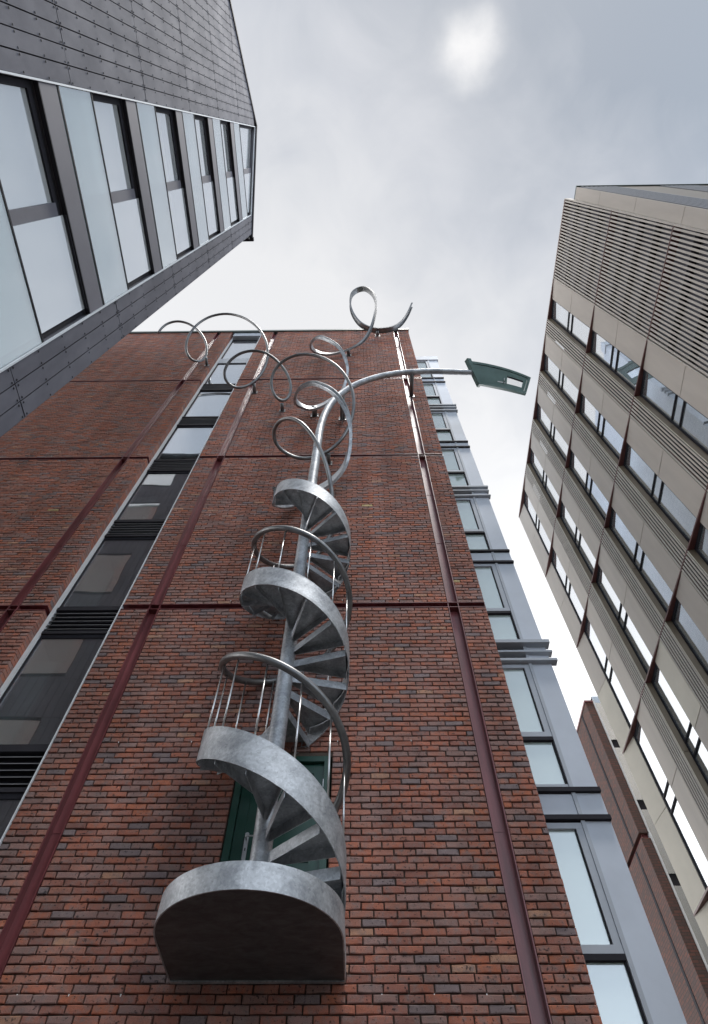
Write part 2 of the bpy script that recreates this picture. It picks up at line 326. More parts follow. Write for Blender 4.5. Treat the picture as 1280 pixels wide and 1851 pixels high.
# ================================================================== brick building
WALL = 6.25; TOPZ = 26.36
BB = thing('brick_building', 'red brick building with recessed red steel channels and a tall window slot', 'building', (-2, WALL, 0))
GROOVES = [(3.66, 3.78), (9.20, 9.32), (14.74, 14.86), (20.42, 20.54)]
ZB = [(0.0, 3.66), (3.78, 9.20), (9.32, 14.74), (14.86, 20.42), (20.54, TOPZ)]
ZB[0:2] = [(0.0, 9.20)]; GROOVES = GROOVES[1:]
XP = [(-9.75, -5.65), (-5.49, -5.03), (-3.82, -3.38), (-3.21, 1.38), (1.55, 1.97)]
CH = [(-5.65, -5.49), (-3.38, -3.21), (1.38, 1.55)]
DOOR = (-1.47, -0.36, 4.26, 6.45)
PAL = [((0.360, 0.138, 0.092), 28), ((0.335, 0.155, 0.115), 32), ((0.275, 0.165, 0.142), 27), ((0.205, 0.158, 0.156), 9), ((0.300, 0.130, 0.098), 20), ((0.385, 0.138, 0.082), 5), ((0.245, 0.118, 0.096), 10), ((0.41, 0.225, 0.15), 2.0), ((0.50, 0.38, 0.19), 0.06)]
pw = [w for _, w in PAL]
def tint():
    c = random.choices(PAL, pw)[0][0]; k = random.uniform(0.90, 1.13)
    return tuple(v * k for v in c)
COURSE = 0.075
def brick_list():
    out = []
    for (z0, z1) in ZB:
        n = round((z1 - z0) / COURSE); ch = (z1 - z0) / n
        for i in range(n):
            za = z0 + i * ch; zb = za + ch
            for xi, (x0, x1) in enumerate(XP):
                iv = [(x0, x1)]
                if xi == 3 and zb > DOOR[2] and za < DOOR[3] and z0 == 0: iv = [(x0, DOOR[0]), (DOOR[1], x1)]
                for (a, b) in iv:
                    off = (0.1125 if i % 2 else 0.0) + random.uniform(-0.022, 0.022)
                    x = a; nxt = a + 0.225 - off if off > 0.03 else a + 0.225
                    while x < b - 0.02:
                        e = nxt
                        if b - e < 0.06: e = b
                        out.append((x, min(e, b), za, zb)); x = e; nxt = e + 0.225 + random.uniform(-0.004, 0.004)
    return out
def add_brick(mb, x0, x1, z0, z1, t, fine=True):
    j = lambda s: random.uniform(-s, s)
    x0 += 0.006; x1 -= 0.006; z0 += 0.0075; z1 -= 0.005
    yb = WALL + 0.036; yf = WALL + random.uniform(-0.004, 0.004); ym = yf + 0.006
    b = len(mb.v)
    c = 0.006
    q = [(x0+j(.003), z0+j(.004)), (x1+j(.003), z0+j(.004)), (x1+j(.003), z1+j(.003)), (x0+j(.003), z1+j(.003))]
    if fine:
        # eight-sided irregular outline: worn corners and a bowed lower edge
        xm = (x0 + x1) / 2 + j(0.03)
        q = [q[0], (xm, z0 + j(.004)), q[1], q[2], (xm + j(.02), z1 + j(.003)), q[3]]
    n = len(q); cx = (x0+x1)/2; cz = (z0+z1)/2
    inn = [(x + (c if x < cx else -c) * (0 if 0 < k % 3 < 2 and n == 6 else 1), z + (c if z < cz else -c)) for k, (x, z) in enumerate(q)]
    mb.v += [(x, yb, z) for x, z in q] + [(x, ym, z) for x, z in q] + [(x, yf + j(.0012), z) for x, z in inn]
    mb.f.append(tuple(range(b+2*n, b+3*n)))
    for k in range(n):
        k2 = (k+1) % n
        mb.f += [(b+k, b+k2, b+n+k2, b+n+k), (b+n+k, b+n+k2, b+2*n+k2, b+2*n+k)]
    mb.t += [t] * (1 + 2*n)
bl = brick_list()
def seen(br):
    x, z = (br[0]+br[1])/2, (br[2]+br[3])/2
    if z < 3.4: return None
    px, py = project((x, WALL, z))
    if not (6 < px < 1274 and py < 1846): return None
    if -1.75 < x < -0.05 and z < 4.35: return None
    return z
cand = sorted((s, i) for i, s in ((i, seen(b)) for i, b in enumerate(bl)) if s is not None)
single = set(i for _, i in cand[:300])
wallmesh = MB()
for i, (x0, x1, z0, z1) in enumerate(bl):
    t = tint()
    if i in single:
        mb = MB(); add_brick(mb, x0, x1, z0, z1, t); obj('brick', mb, M_BRICK, BB)
    else:
        add_brick(wallmesh, x0, x1, z0, z1, t, fine=2 < z0 < 12)
# returns of the courses along the window slot (face +x) and on the free corner
for (z0, z1) in ZB:
    n = round((z1 - z0) / COURSE); ch = (z1 - z0) / n
    for i in range(n):
        za, zb = z0 + i*ch + .005, z0 + (i+1)*ch - .005
        wallmesh.box(-5.05, -5.03 + random.uniform(-.003, .002), WALL + 0.006, WALL + 0.155 + (0.05 if i % 2 else 0), za, zb, tint())
        wallmesh.box(1.95, 1.97 + random.uniform(-.003, .002), WALL + 0.006, WALL + 0.11, za, zb, tint())
        y = WALL + (0.118 if i % 2 else 0.23)
        wallmesh.box(1.95, 1.97 + random.uniform(-.003, .002), WALL + 0.118, WALL + 0.225, za, zb, tint())
        for k in range(4): wallmesh.box(1.95, 1.97 + random.uniform(-.003, .002), WALL + 0.235 + k*0.225, WALL + 0.45 + k*0.225, za, zb, tint())
bw = obj('brickwork', wallmesh, M_BRICK, BB); bw['kind'] = 'stuff'
# mortar beds behind the bricks
for (x0, x1) in XP:
    for (z0, z1) in ZB:
        if x0 == -3.21 and z0 == 0:
            B('mortar_bed', M_MORTAR, BB, x0, DOOR[0], WALL+.029, WALL+.30, z0, z1)
            B('mortar_bed', M_MORTAR, BB, DOOR[1], x1, WALL+.029, WALL+.30, z0, z1)
            B('mortar_bed', M_MORTAR, BB, DOOR[0], DOOR[1], WALL+.029, WALL+.30, z0, DOOR[2])
            B('mortar_bed', M_MORTAR, BB, DOOR[0], DOOR[1], WALL+.029, WALL+.30, DOOR[3], z1)
        else:
            xa = x1 - 0.006 if x1 in (-5.03, 1.97) else x1
            B('mortar_bed', M_MORTAR, BB, x0, xa, WALL+.029, WALL+(.20 if x1 == -5.03 else .30), z0, z1)
B('side_wall', M_MORTAR, BB, 1.0, 1.962, WALL+.302, 14.0, 0, TOPZ)
B('core_wall', M_ROOM, BB, -12.0, 0.999, 8.2, 14.0, 0, TOPZ)
B('left_wall', M_FARB, BB, -12.0, -9.76, WALL, 8.19, 0, TOPZ)
B('roof_slab', M_COPE, BB, -12.0, 1.96, WALL+.31, 14.0, TOPZ+.002, TOPZ+.10)
B('coping', M_COPE, BB, -12.02, 2.00, WALL-.05, WALL+.30, TOPZ+.004, TOPZ+.15)
# red steel channels: web + two flanges, butted between the cross channels
for (x0, x1) in CH:
    for (z0, z1) in ZB:
        c = B('channel_web', M_RED, BB, x0+.012, x1-.012, WALL+.095, WALL+.107, z0, z1)
        B('flange', M_RED, c, x0, x0+.011, WALL-.006, WALL+.107, z0, z1)
        B('flange', M_RED, c, x1-.011, x1, WALL-.006, WALL+.107, z0, z1)
        for zj in [z0 + 1.85*k for k in range(1, 4) if z0 + 1.85*k < z1 - .4]:
            B('joint_strip', M_RED, c, x0+.013, x1-.013, WALL+.091, WALL+.0945, zj-.006, zj+.006)
for (z0, z1) in GROOVES:
    for (x0, x1) in [(-9.75, -5.03), (-3.82, 1.97)]:
        c = B('cross_channel', M_RED, BB, x0, x1, WALL+.255, WALL+.267, z0, z1)
        B('flange', M_RED, c, x0, x1, WALL-.004, WALL+.254, z0, z0+.010)
        B('flange', M_RED, c, x0, x1, WALL-.004, WALL+.254, z1-.010, z1)
        for (a, b) in CH:
            if a > x0 and b < x1:
                for xx in (a, b-.011): B('stiffener', M_RED, c, xx, xx+.011, WALL-.002, WALL+.1, z0+.0105, z1-.0105)
        B('end_plate', M_RED, c, x1-.008 if x1 > 0 else x0, x1 if x1 > 0 else x0+.008, WALL-.002, WALL+.113, z0+.0105, z1-.0105)
# weep vents in the perpends
wv = MB().box(-.004, .004, 0, .014, -.010, .010)
wmesh = None
for z in (4.03, 6.66, 9.40, 12.1, 14.93, 17.6):
    x = -3.0
    while x < 1.3:
        if not (DOOR[0]-.1 < x < DOOR[1]+.1 and z < 6.5) and not (z < 4.4 and -1.8 < x < 0):
            o = obj('weep_vent', wv if wmesh is None else wmesh, M_WHITE, BB, loc=(x, WALL, z))
            wmesh = o.data
        x += 0.9 if z > 5 else 0.45
    for x in (-9.2, -8.3, -7.4, -6.5, -3.6):
        obj('weep_vent', wmesh, M_WHITE, BB, loc=(x, WALL, z + .02))
# ---- tall window slot
YG = WALL + 0.17
SX0, SX1 = -5.03, -3.82
zs = [('p', 23.27, 25.83), ('t', 22.78, 23.27), ('p', 20.54, 22.78), ('l', 19.96, 20.54), ('p', 17.76, 19.96), ('l', 17.12, 17.76), ('p', 14.99, 17.12), ('l', 14.38, 14.99), ('p', 12.18, 14.38), ('l', 11.57, 12.18), ('p', 9.43, 11.57), ('l', 8.80, 9.43), ('p', 6.71, 8.80), ('l', 6.08, 6.71), ('p', 3.95, 6.08), ('l', 3.35, 3.95), ('p', 1.2, 3.35)]
B('slot_frame', M_TRIM, BB, SX0, SX0+.075, YG-.02, YG+.08, 0.0, 26.2)
B('slot_edge_trim', M_TRIM, BB, SX1-.013, SX1-.001, WALL-.012, YG+.07, 0.0, 26.2)
B('slot_header', M_BAYF, BB, SX0+.076, SX1-.014, WALL+.03, YG+.08, 25.95, 26.35)
B('slot_sill', M_DARKM, BB, SX0+.076, SX1-.014, WALL+.03, YG+.08, 0.0, 1.198)
for kind, z0, z1 in zs:
    xa, xb = SX0+.078, SX1-.015
    if kind == 'p':
        w = B('window', M_DARKM, BB, xa, xb, YG-.004, YG+.05, z1-.07, z1-.001)
        B('sill_rail', M_DARKM, w, xa, xb, YG-.006, YG+.05, z0+.001, z0+.055)
        B('jamb', M_DARKM, w, xa, xa+.035, YG-.003, YG+.05, z0+.056, z1-.071)
        B('jamb', M_DARKM, w, xb-.035, xb, YG-.003, YG+.05, z0+.056, z1-.071)
        B('pane', M_GLASS, w, xa+.036, xb-.036, YG+.012, YG+.03, z0+.056, z1-.071)
        B('room_back', M_ROOM, w, xa, xb, YG+.9, YG+.92, z0, z1)
        B('ceiling', M_ROOMP, w, xa, xb, YG+.06, YG+.88, z1-.05, z1-.02)
        B('room_side', M_ROOMP, w, xa, xa+.02, YG+.06, YG+.88, z0+.1, z1-.06)
        if z0 < 13: B('roller_blind', M_BLINDG, w, xa+.05, xa+random.uniform(.42, .55), YG+.06, YG+.065, z0+.06, z0+(z1-z0)*random.uniform(.45, .8))
    elif kind == 't':
        B('spandrel', M_BAYF, BB, xa, xb, YG-.02, YG+.05, z0, z1)
    else:
        l = B('louvre', M_DARKM, BB, xa, xb, YG+.05, YG+.07, z0, z1)
        B('head_rail', M_DARKM, l, xa, xb, YG-.03, YG+.049, z1-.07, z1-.001)
        B('base_rail', M_DARKM, l, xa, xb, YG-.03, YG+.049, z0+.001, z0+.06)
        n = 5; s = (z1 - z0 - .16) / n
        for k in range(n):
            zc = z0 + .08 + s * (k + .5)
            obj('slat', MB().prism([(-.035, -.028), (.03, .02), (.03, .028), (-.035, -.018)], lambda y, z: (xa, YG+.005+y, zc+z), lambda y, z: (xb, YG+.005+y, zc+z)), M_LOUV, l)
# ---- green door onto the landing
dx0, dx1, dz0, dz1 = -1.455, -0.375, 4.30, 6.435
d = B('door', M_GREEN, BB, dx0+.075, dx1-.075, WALL+.055, WALL+.10, dz0, dz1-.075)
B('jamb', M_GREEN, d, dx0, dx0+.072, WALL-.012, WALL+.12, dz0, dz1)
B('jamb', M_GREEN, d, dx1-.072, dx1, WALL-.012, WALL+.12, dz0, dz1)
B('head', M_GREEN, d, dx0+.073, dx1-.073, WALL-.010, WALL+.12, dz1-.072, dz1)
B('stile', M_GREEN, d, dx0+.077, dx0+.19, WALL+.040, WALL+.0548, dz0+.01, dz1-.078)
B('stile', M_GREEN, d, dx1-.19, dx1-.077, WALL+.040, WALL+.0548, dz0+.01, dz1-.078)
B('rail', M_GREEN, d, dx0+.191, dx1-.191, WALL+.042, WALL+.0548, dz1-.20, dz1-.080)
B('rail', M_GREEN, d, dx0+.191, dx1-.191, WALL+.042, WALL+.0548, 5.20, 5.34)
B('rail', M_GREEN, d, dx0+.191, dx1-.191, WALL+.042, WALL+.0548, dz0+.01, dz0+.20)
B('hinge', M_STEEL, d, dx1-.082, dx1-.066, WALL+.025, WALL+.0395, 6.05, 6.15)
B('hinge', M_STEEL, d, dx1-.082, dx1-.066, WALL+.025, WALL+.0395, 4.75, 4.85)
hp = MB(); a = [(math.cos(t)*.022, (.13 if math.sin(t) >= 0 else -.13) + math.sin(t)*.022) for t in [2*math.pi*k/16 + .01 for k in range(16)]]
hx, hz = -1.235, 5.36
hp.prism(a, lambda x, z: (hx+x, WALL+.030, hz+z), lambda x, z: (hx+x, WALL+.0395, hz+z))
pl = obj('handle_plate', hp, M_STEEL, d)
obj('lever', MB().tube(catmull([(hx, WALL+.03, hz+.07), (hx, WALL-.02, hz+.07), (hx+.02, WALL-.035, hz+.07), (hx+.14, WALL-.035, hz+.072)], 4), .0095, 8), M_STEEL, d)
obj('keyhole', MB().box(hx-.005, hx+.005, WALL+.028, WALL+.0298, hz-.05, hz-.02), M_DARKM, d)

# ================================================================== metal clad bay, set back to the right of the brick corner
YB = 7.15; BX0, BXG, BXM, BX1 = 1.965, 2.64, 2.72, 3.04
BAY = thing('metal_clad_bay', 'blue grey metal clad bay with a column of windows behind the brick corner', 'building', (2.5, YB, 0))
B('body', M_ROOMP, BAY, BX0+.01, BX1-.02, YB+.6, 14.0, 0, 25.4)
B('side_sheet', M_BAY, BAY, BX1-.018, BX1-.001, YB+.032, 14.0, 0, 25.5)
B('parapet', M_BAY, BAY, BX0, BX1+.05, YB-.05, YB+.3, 25.25, 25.67)
B('mullion', M_BAYF, BAY, BXG+.03, BXM-.002, YB-.035, YB+.06, 0, 25.24)
Zp = [25.24, 23.04, 22.61, 20.30, 19.80, 17.47, 17.12, 14.77, 14.30, 12.02, 11.63, 9.31, 8.84, 6.60, 6.20, 3.85, 3.40, 1.1, .6, 0]
for k in range(len(Zp) - 1):
    B('metal_sheet', M_BAY, BAY, BXM, BX1, YB-.010 - (.004 if k % 2 else 0), YB+.03, Zp[k+1]+.003, Zp[k]-.003)
for (z, pr, ex, h) in [(23.04, .025, .004, .05), (22.61, .025, .004, .05), (20.25, .06, .055, .06), (20.06, .05, .045, .035), (19.82, .045, .045, .04), (17.47, .025, .004, .05), (17.12, .025, .004, .05), (14.72, .06, .055, .06), (14.54, .05, .045, .035), (14.31, .045, .045, .04), (12.02, .025, .004, .05), (11.63, .025, .004, .05), (9.26, .09, .06, .07), (9.06, .055, .06, .04), (8.87, .06, .09, .05), (6.58, .025, .004, .06), (6.20, .025, .004, .06), (3.78, .06, .055, .06), (3.42, .045, .045, .04)]:
    B('flashing', M_BAYF if pr > .04 else M_DARKM, BAY, BX0, BX1+ex, YB-.04-pr, YB+.032, z-h/2, z+h/2)
def bay_window(z0, z1, zt, fm=M_BLIND):
    # sash above zt (framed, opening) and fixed light below zt
    w = B('window', M_BAYF, BAY, BX0+.002, BXG+.028, YB-.02, YB+.06, z1-.075, z1-.002)
    B('sash_stile', M_BAYF, w, BXG-.055, BXG+.028, YB-.02, YB+.06, zt+.13, z1-.076)
    B('bead', M_DARKM, w, BXG-.068, BXG-.056, YB-.004, YB+.06, zt+.131, z1-.076)
    B('sash_rail', M_BAYF, w, BX0+.002, BXG+.028, YB-.024, YB+.06, zt+.045, zt+.129)
    B('shadow_gap', M_DARKM, w, BX0+.002, BXG+.028, YB-.03, YB+.06, zt-.015, zt+.044)
    B('fixed_bead', M_DARKM, w, BXG+.008, BXG+.028, YB-.006, YB+.06, z0+.05, zt-.016)
    B('fixed_rail', M_BAYF, w, BX0+.002, BXG+.028, YB-.02, YB+.06, z0+.002, z0+.049)
    B('sash_pane', M_GLASSV, w, BX0+.003, BXG-.069, YB+.02, YB+.034, zt+.130, z1-.076)
    B('fixed_pane', M_GLASSV, w, BX0+.003, BXG+.007, YB+.022, YB+.036, z0+.050, zt-.016)
    B('frosted_blind', fm, w, BX0+.003, BXG+.02, YB+.12, YB+.13, z0+.05, z1-.18)
    B('room_reveal', M_ROOM, w, BX0+.003, BXG+.02, YB+.45, YB+.46, z0+.05, z1-.05)
for (z0, z1, zt) in [(23.07, 25.20, 23.85), (20.30, 22.58, 21.15), (17.50, 19.78, 18.35), (14.78, 17.09, 15.60), (12.05, 14.27, 12.75), (9.32, 11.60, 10.10), (6.63, 8.83, 7.38), (3.84, 6.15, 4.68), (1.2, 3.38, 1.95)]:
    bay_window(z0, z1, zt, M_BLINDG)
for z0, z1 in [(22.64, 23.01), (17.15, 17.44), (11.66, 11.99), (6.24, 6.54)]:
    B('spandrel', M_BAY, BAY, BX0+.002, BXG+.028, YB-.012, YB+.05, z0, z1)

# ================================================================== plank clad gabled building on the left
AX = -3.5
LB = thing('plank_clad_building', 'dark grey plank clad gabled building with a vertical strip of recessed windows', 'building', (AX, 0, 0))
RY, RZ = -0.74, 26.85
def roofz(y): return RZ - (0.985 * (y - RY) if y > RY else 1.18 * (RY - y))
SY0, SY1, EY, BY = -0.70, 1.82, 2.38, -4.2
def clip_top(poly, off=0.0):
    """clip a (y,z) polygon by z <= roofz(y) - off, roof pieces are linear either side of the ridge"""
    for a, b in ((0.985, 1), (-1.18, -1)):
        # z + a*(y-RY) <= RZ - off
        out = []
        f = lambda p: RZ - off - p[1] - a * (p[0] - RY)
        for i in range(len(poly)):
            p, q = poly[i], poly[(i+1) % len(poly)]
            fp, fq = f(p), f(q)
            if fp >= 0: out.append(p)
            if (fp >= 0) != (fq >= 0):
                t = fp / (fp - fq); out.append((p[0]+(q[0]-p[0])*t, p[1]+(q[1]-p[1])*t))
        poly = out
        if len(poly) < 3: return None
    return poly
rivets = MB()
def plank(y0, y1, z0, z1, riv=True):
    g = 0.007
    p = clip_top([(y0+g, z0+g), (y1-g, z0+g), (y1-g, z1-g), (y0+g, z1-g)], 0.12)
    if not p: return
    dx = random.uniform(-.002, .002)
    obj('plank', MB().prism(p, lambda y, z: (AX+dx, y, z), lambda y, z: (AX-.012, y, z)), M_PLANK, LB)
    if riv:
        zz = [z0+.05] + [z0 + (z1-z0)*k/5 for k in range(1, 5)] + [z1-.05]
        for z in zz:
            for y in (y0+.028, y1-.028):
                if z < roofz(y) - .2:
                    b = len(rivets.v)
                    for dxx, r in ((0.0015, .013), (0.0065, .010)):
                        rivets.v += [(AX+dxx, y+math.cos(k*math.pi/3)*r, z+math.sin(k*math.pi/3)*r) for k in range(6)]
                    rivets.f += [(b+k, b+(k+1) % 6, b+6+(k+1) % 6, b+6+k) for k in range(6)] + [tuple(b+6+k for k in range(6))]
HJ = [10.75 + 3.12*k for k in range(-4, 6)]
ys = [SY0-.012] + [SY0-.22-.19*k for k in range(18)]
for k in range(len(ys)-1):
    for z in range(len(HJ)-1): plank(ys[k+1], ys[k], HJ[z], HJ[z+1])
yl = [SY1+.012, 2.015, 2.20, EY]
for k in range(3):
    for z in range(len(HJ)-1): plank(yl[k], yl[k+1], HJ[z], HJ[z+1])
rv = obj('rivets', rivets, M_DARKM, LB); rv['kind'] = 'stuff'
# structural wall behind planks (gable), with the window slot left open
for a, b, nm in ((BY, SY0-.02, 'gable_wall'), (SY1+.02, EY-.005, 'gable_wall')):
    p = clip_top([(a, 0), (b, 0), (b, 40), (a, 40)], 0.14)
    obj(nm, MB().prism(p, lambda y, z: (AX-.060, y, z), lambda y, z: (AX-.34, y, z)), M_DARKM, LB)
p = clip_top([(BY, 0), (EY-.03, 0), (EY-.03, 40), (BY, 40)], 0.2)
obj('core_wall', MB().prism(p, lambda y, z: (AX-1.6, y, z), lambda y, z: (AX-1.7, y, z)), M_ROOM, LB)
# roof slabs + verge trim
for (ya, yb2) in ((BY-.1, RY), (RY, EY+.08)):
    za, zb = roofz(ya), roofz(yb2)
    obj('roof_slope', MB().prism([(ya, za-.11), (yb2, zb-.11), (yb2, zb), (ya, za)], lambda y, z: (AX-.02, y, z), lambda y, z: (-14.0, y, z)), M_DARKM, LB)
    obj('verge_trim', MB().prism([(ya, za-.12), (yb2, zb-.12), (yb2, zb+.03), (ya, za+.03)], lambda y, z: (AX+.035, y, z), lambda y, z: (AX-.0195, y, z)), M_DARKM, LB)
B('gutter', M_DARKM, LB, -13.5, AX+.06, EY+.082, EY+.20, roofz(EY)-.22, roofz(EY)-.06)
B('downpipe_bracket', M_DARKM, LB, AX-.1, AX+.05, EY+.01, EY+.05, 22.75, 22.95)
# slot reveal, trims and sloping head
zt1, zt0 = roofz(SY1)-.42, roofz(SY0)-.35
B('slot_trim', M_TRIM, LB, AX-.012, AX+.014, SY0-.011, SY0+.010, 1.0, zt0)
B('slot_trim', M_TRIM, LB, AX-.012, AX+.014, SY1-.010, SY1+.011, 1.0, zt1)
B('reveal', M_FINM, LB, AX-.32, AX-.0125, SY0-.019, SY0-.001, 1.0, zt0)
B('reveal', M_FINM, LB, AX-.32, AX-.0125, SY1+.001, SY1+.019, 1.0, zt1)
obj('sloping_head', MB().prism([(SY0, roofz(SY0)-.36), (SY1, roofz(SY1)-.36), (SY1, roofz(SY1)-.10), (SY0, roofz(SY0)-.10)], lambda y, z: (AX-.004, y, z), lambda y, z: (AX-.34, y, z)), M_FINM, LB)
obj('head_trim', MB().prism([(SY0+.012, roofz(SY0)-.385), (SY1-.012, roofz(SY1)-.39), (SY1-.012, roofz(SY1)-.361), (SY0+.012, roofz(SY0)-.361)], lambda y, z: (AX+.012, y, z), lambda y, z: (AX-.02, y, z)), M_TRIM, LB)
FL = [1.0, 3.88, 6.86, 9.83, 12.80, 15.78, 18.75, 21.72]
XW = AX - 0.095
PY = 0.50
def clipz(y0, y1, z0, z1, x0, x1, name, m, par, off=.40):
    p = clip_top([(y0, z0), (y1, z0), (y1, z1), (y0, z1)], off)
    if p: return obj(name, MB().prism(p, lambda y, z: (x0, y, z), lambda y, z: (x1, y, z)), m, par)
ya, yb2 = SY0 + .012, SY1 - .012
for k, z in enumerate(FL):
    ztop = FL[k+1] if k+1 < len(FL) else 26.6
    z1 = z + .45
    fl = clipz(ya, yb2, z, z1, AX-.004, AX-.33, 'floor_band', M_FINM, LB)
    clipz(ya, yb2, z1+.001, z1+.035, AX-.015, AX-.08, 'shadow_gap', M_DARKM, fl)
    B('drip_edge', M_DARKM, fl, AX-.06, AX-.0045, ya, yb2, z-.022, z-.001)
    w = clipz(ya, yb2, z1+.036, z1+.10, XW+.01, XW-.06, 'window', M_DARKM, LB)
    clipz(ya, yb2, ztop-.14, ztop-.024, XW+.01, XW-.06, 'head_frame', M_DARKM, w, .41)
    clipz(ya, ya+.07, z1+.101, ztop-.141, XW+.011, XW-.06, 'jamb', M_DARKM, w, .42)
    clipz(yb2-.07, yb2, z1+.101, ztop-.141, XW+.011, XW-.06, 'jamb', M_DARKM, w, .42)
    clipz(PY, PY+.14, z1+.101, ztop-.141, XW+.03, XW-.06, 'post', M_FINM, w, .42)
    for (pa, pb) in ((ya+.071, PY-.001), (PY+.141, yb2-.071)):
        xg = XW-.015 if pa < 0 else AX-.050
        clipz(pa, pb, z1+.101 if pa < 0 else z1+.06, ztop-.141 if pa < 0 else ztop-.05, xg, xg-.015, 'pane', M_GLASSF, w, .43)
        if pa > 0: clipz(pa, pb, ztop-.049, ztop-.024, AX-.02, xg-.016, 'head_bead', M_DARKM, w, .42)
        hb = random.choice((.15, .2, .3, .25, .9)) if pa > 0 else random.choice((.15, .25))
        clipz(pa, pb, z1+.101+hb*.3, ztop-.142, XW-.09, XW-.095, 'roller_blind', M_BLIND, w, .44)
    # glass guard in front of the lower half
    gq = clipz(ya+.002, yb2-.002, z1+.04, z1+1.10, AX-.012, AX-.026, 'glass_guard', M_GLASSG, LB, .45)
    if gq:
        clipz(ya+.002, yb2-.002, z1+1.101, z1+1.130, AX-.004, AX-.040, 'top_rail', M_DARKM, gq, .45)
        clipz(ya+.002, yb2-.002, z1+.037, z1+.075, AX-.002, AX-.011, 'base_rail', M_DARKM, gq, .45)
# eaves wall facing the brick building (seen mirrored in its windows): boards and two columns of windows
xs = [AX-.013 - .19*k for k in range(55)]
eave = roofz(EY) - .13
B('eaves_wall', M_DARKM, LB, -13.9, AX-.013, EY-.02, EY-.0045, 0, eave)
wins = [(-5.6, -4.3), (-8.2, -6.9), (-10.8, -9.5)]
row = [0, 4.5, 7.62, 10.75, 13.87, 16.99, 20.11, eave]
for r in range(len(row)-1):
    for k in range(len(xs)-1):
        xm = (xs[k]+xs[k+1])/2; z0, z1 = row[r], row[r+1]
        if any(a < xm < b for a, b in wins) and r > 0: z1 = min(z1, z0 + 1.2)
        B('eaves_plank', M_PLANK, LB, xs[k+1]+.005, xs[k]-.005, EY-.004, EY+.008, z0+.005, z1-.005)
for (a, b) in wins:
    for r in range(1, len(row)-1):
        w = B('eaves_window', M_DARKM, LB, a-.1, b+.1, EY-.003, EY+.004, row[r]+1.2, row[r+1]-.01)
        B('eaves_blind', M_WHITE, w, a, b, EY+.0045, EY+.007, row[r]+1.3, row[r+1]-.1)
        B('eaves_pane', M_CLEAR, w, a, b, EY+.010, EY+.016, row[r]+1.3, row[r+1]-.1)

# ================================================================== bronze clad building on the right
BXR = 6.0
RB = thing('bronze_clad_building', 'tan bronze panelled office building with vertical louvre slats and slim windows', 'building', (BXR, 6, 0))
LV = [21.5, 17.73, 14.44, 10.97, 7.50, 4.05, 0.6]
BAYS = [3.5 + 1.688*k for k in range(5)]
YE = 12.06; DEP = 0.09
B('core_block', M_MAROON, RB, BXR+.62, 20.0, 1.05, YE-.05, 0, 21.35)
B('parapet_cap', M_TAN, RB, BXR-.01, BXR+.35, 1.32, YE, 21.502, 21.56)
slat_n = 0
rest = MB()
def slat(yc, z0, z1, par, w=.038, dpt=.02):
    global slat_n
    slat_n += 1
    mb = MB().prism([(-.01, -w/2), (0, -w/2-.002), (dpt, -w/2+.008), (dpt, w/2-.008), (0, w/2+.002), (-.01, w/2)], lambda x, y: (BXR+x, yc+y, z0), lambda x, y: (BXR+x, yc+y, z1))
    if slat_n <= 298: obj('slat', mb, M_SLAT, par)
    else:
        b = len(rest.v); rest.v += mb.v; rest.f += [tuple(i+b for i in f) for f in mb.f]
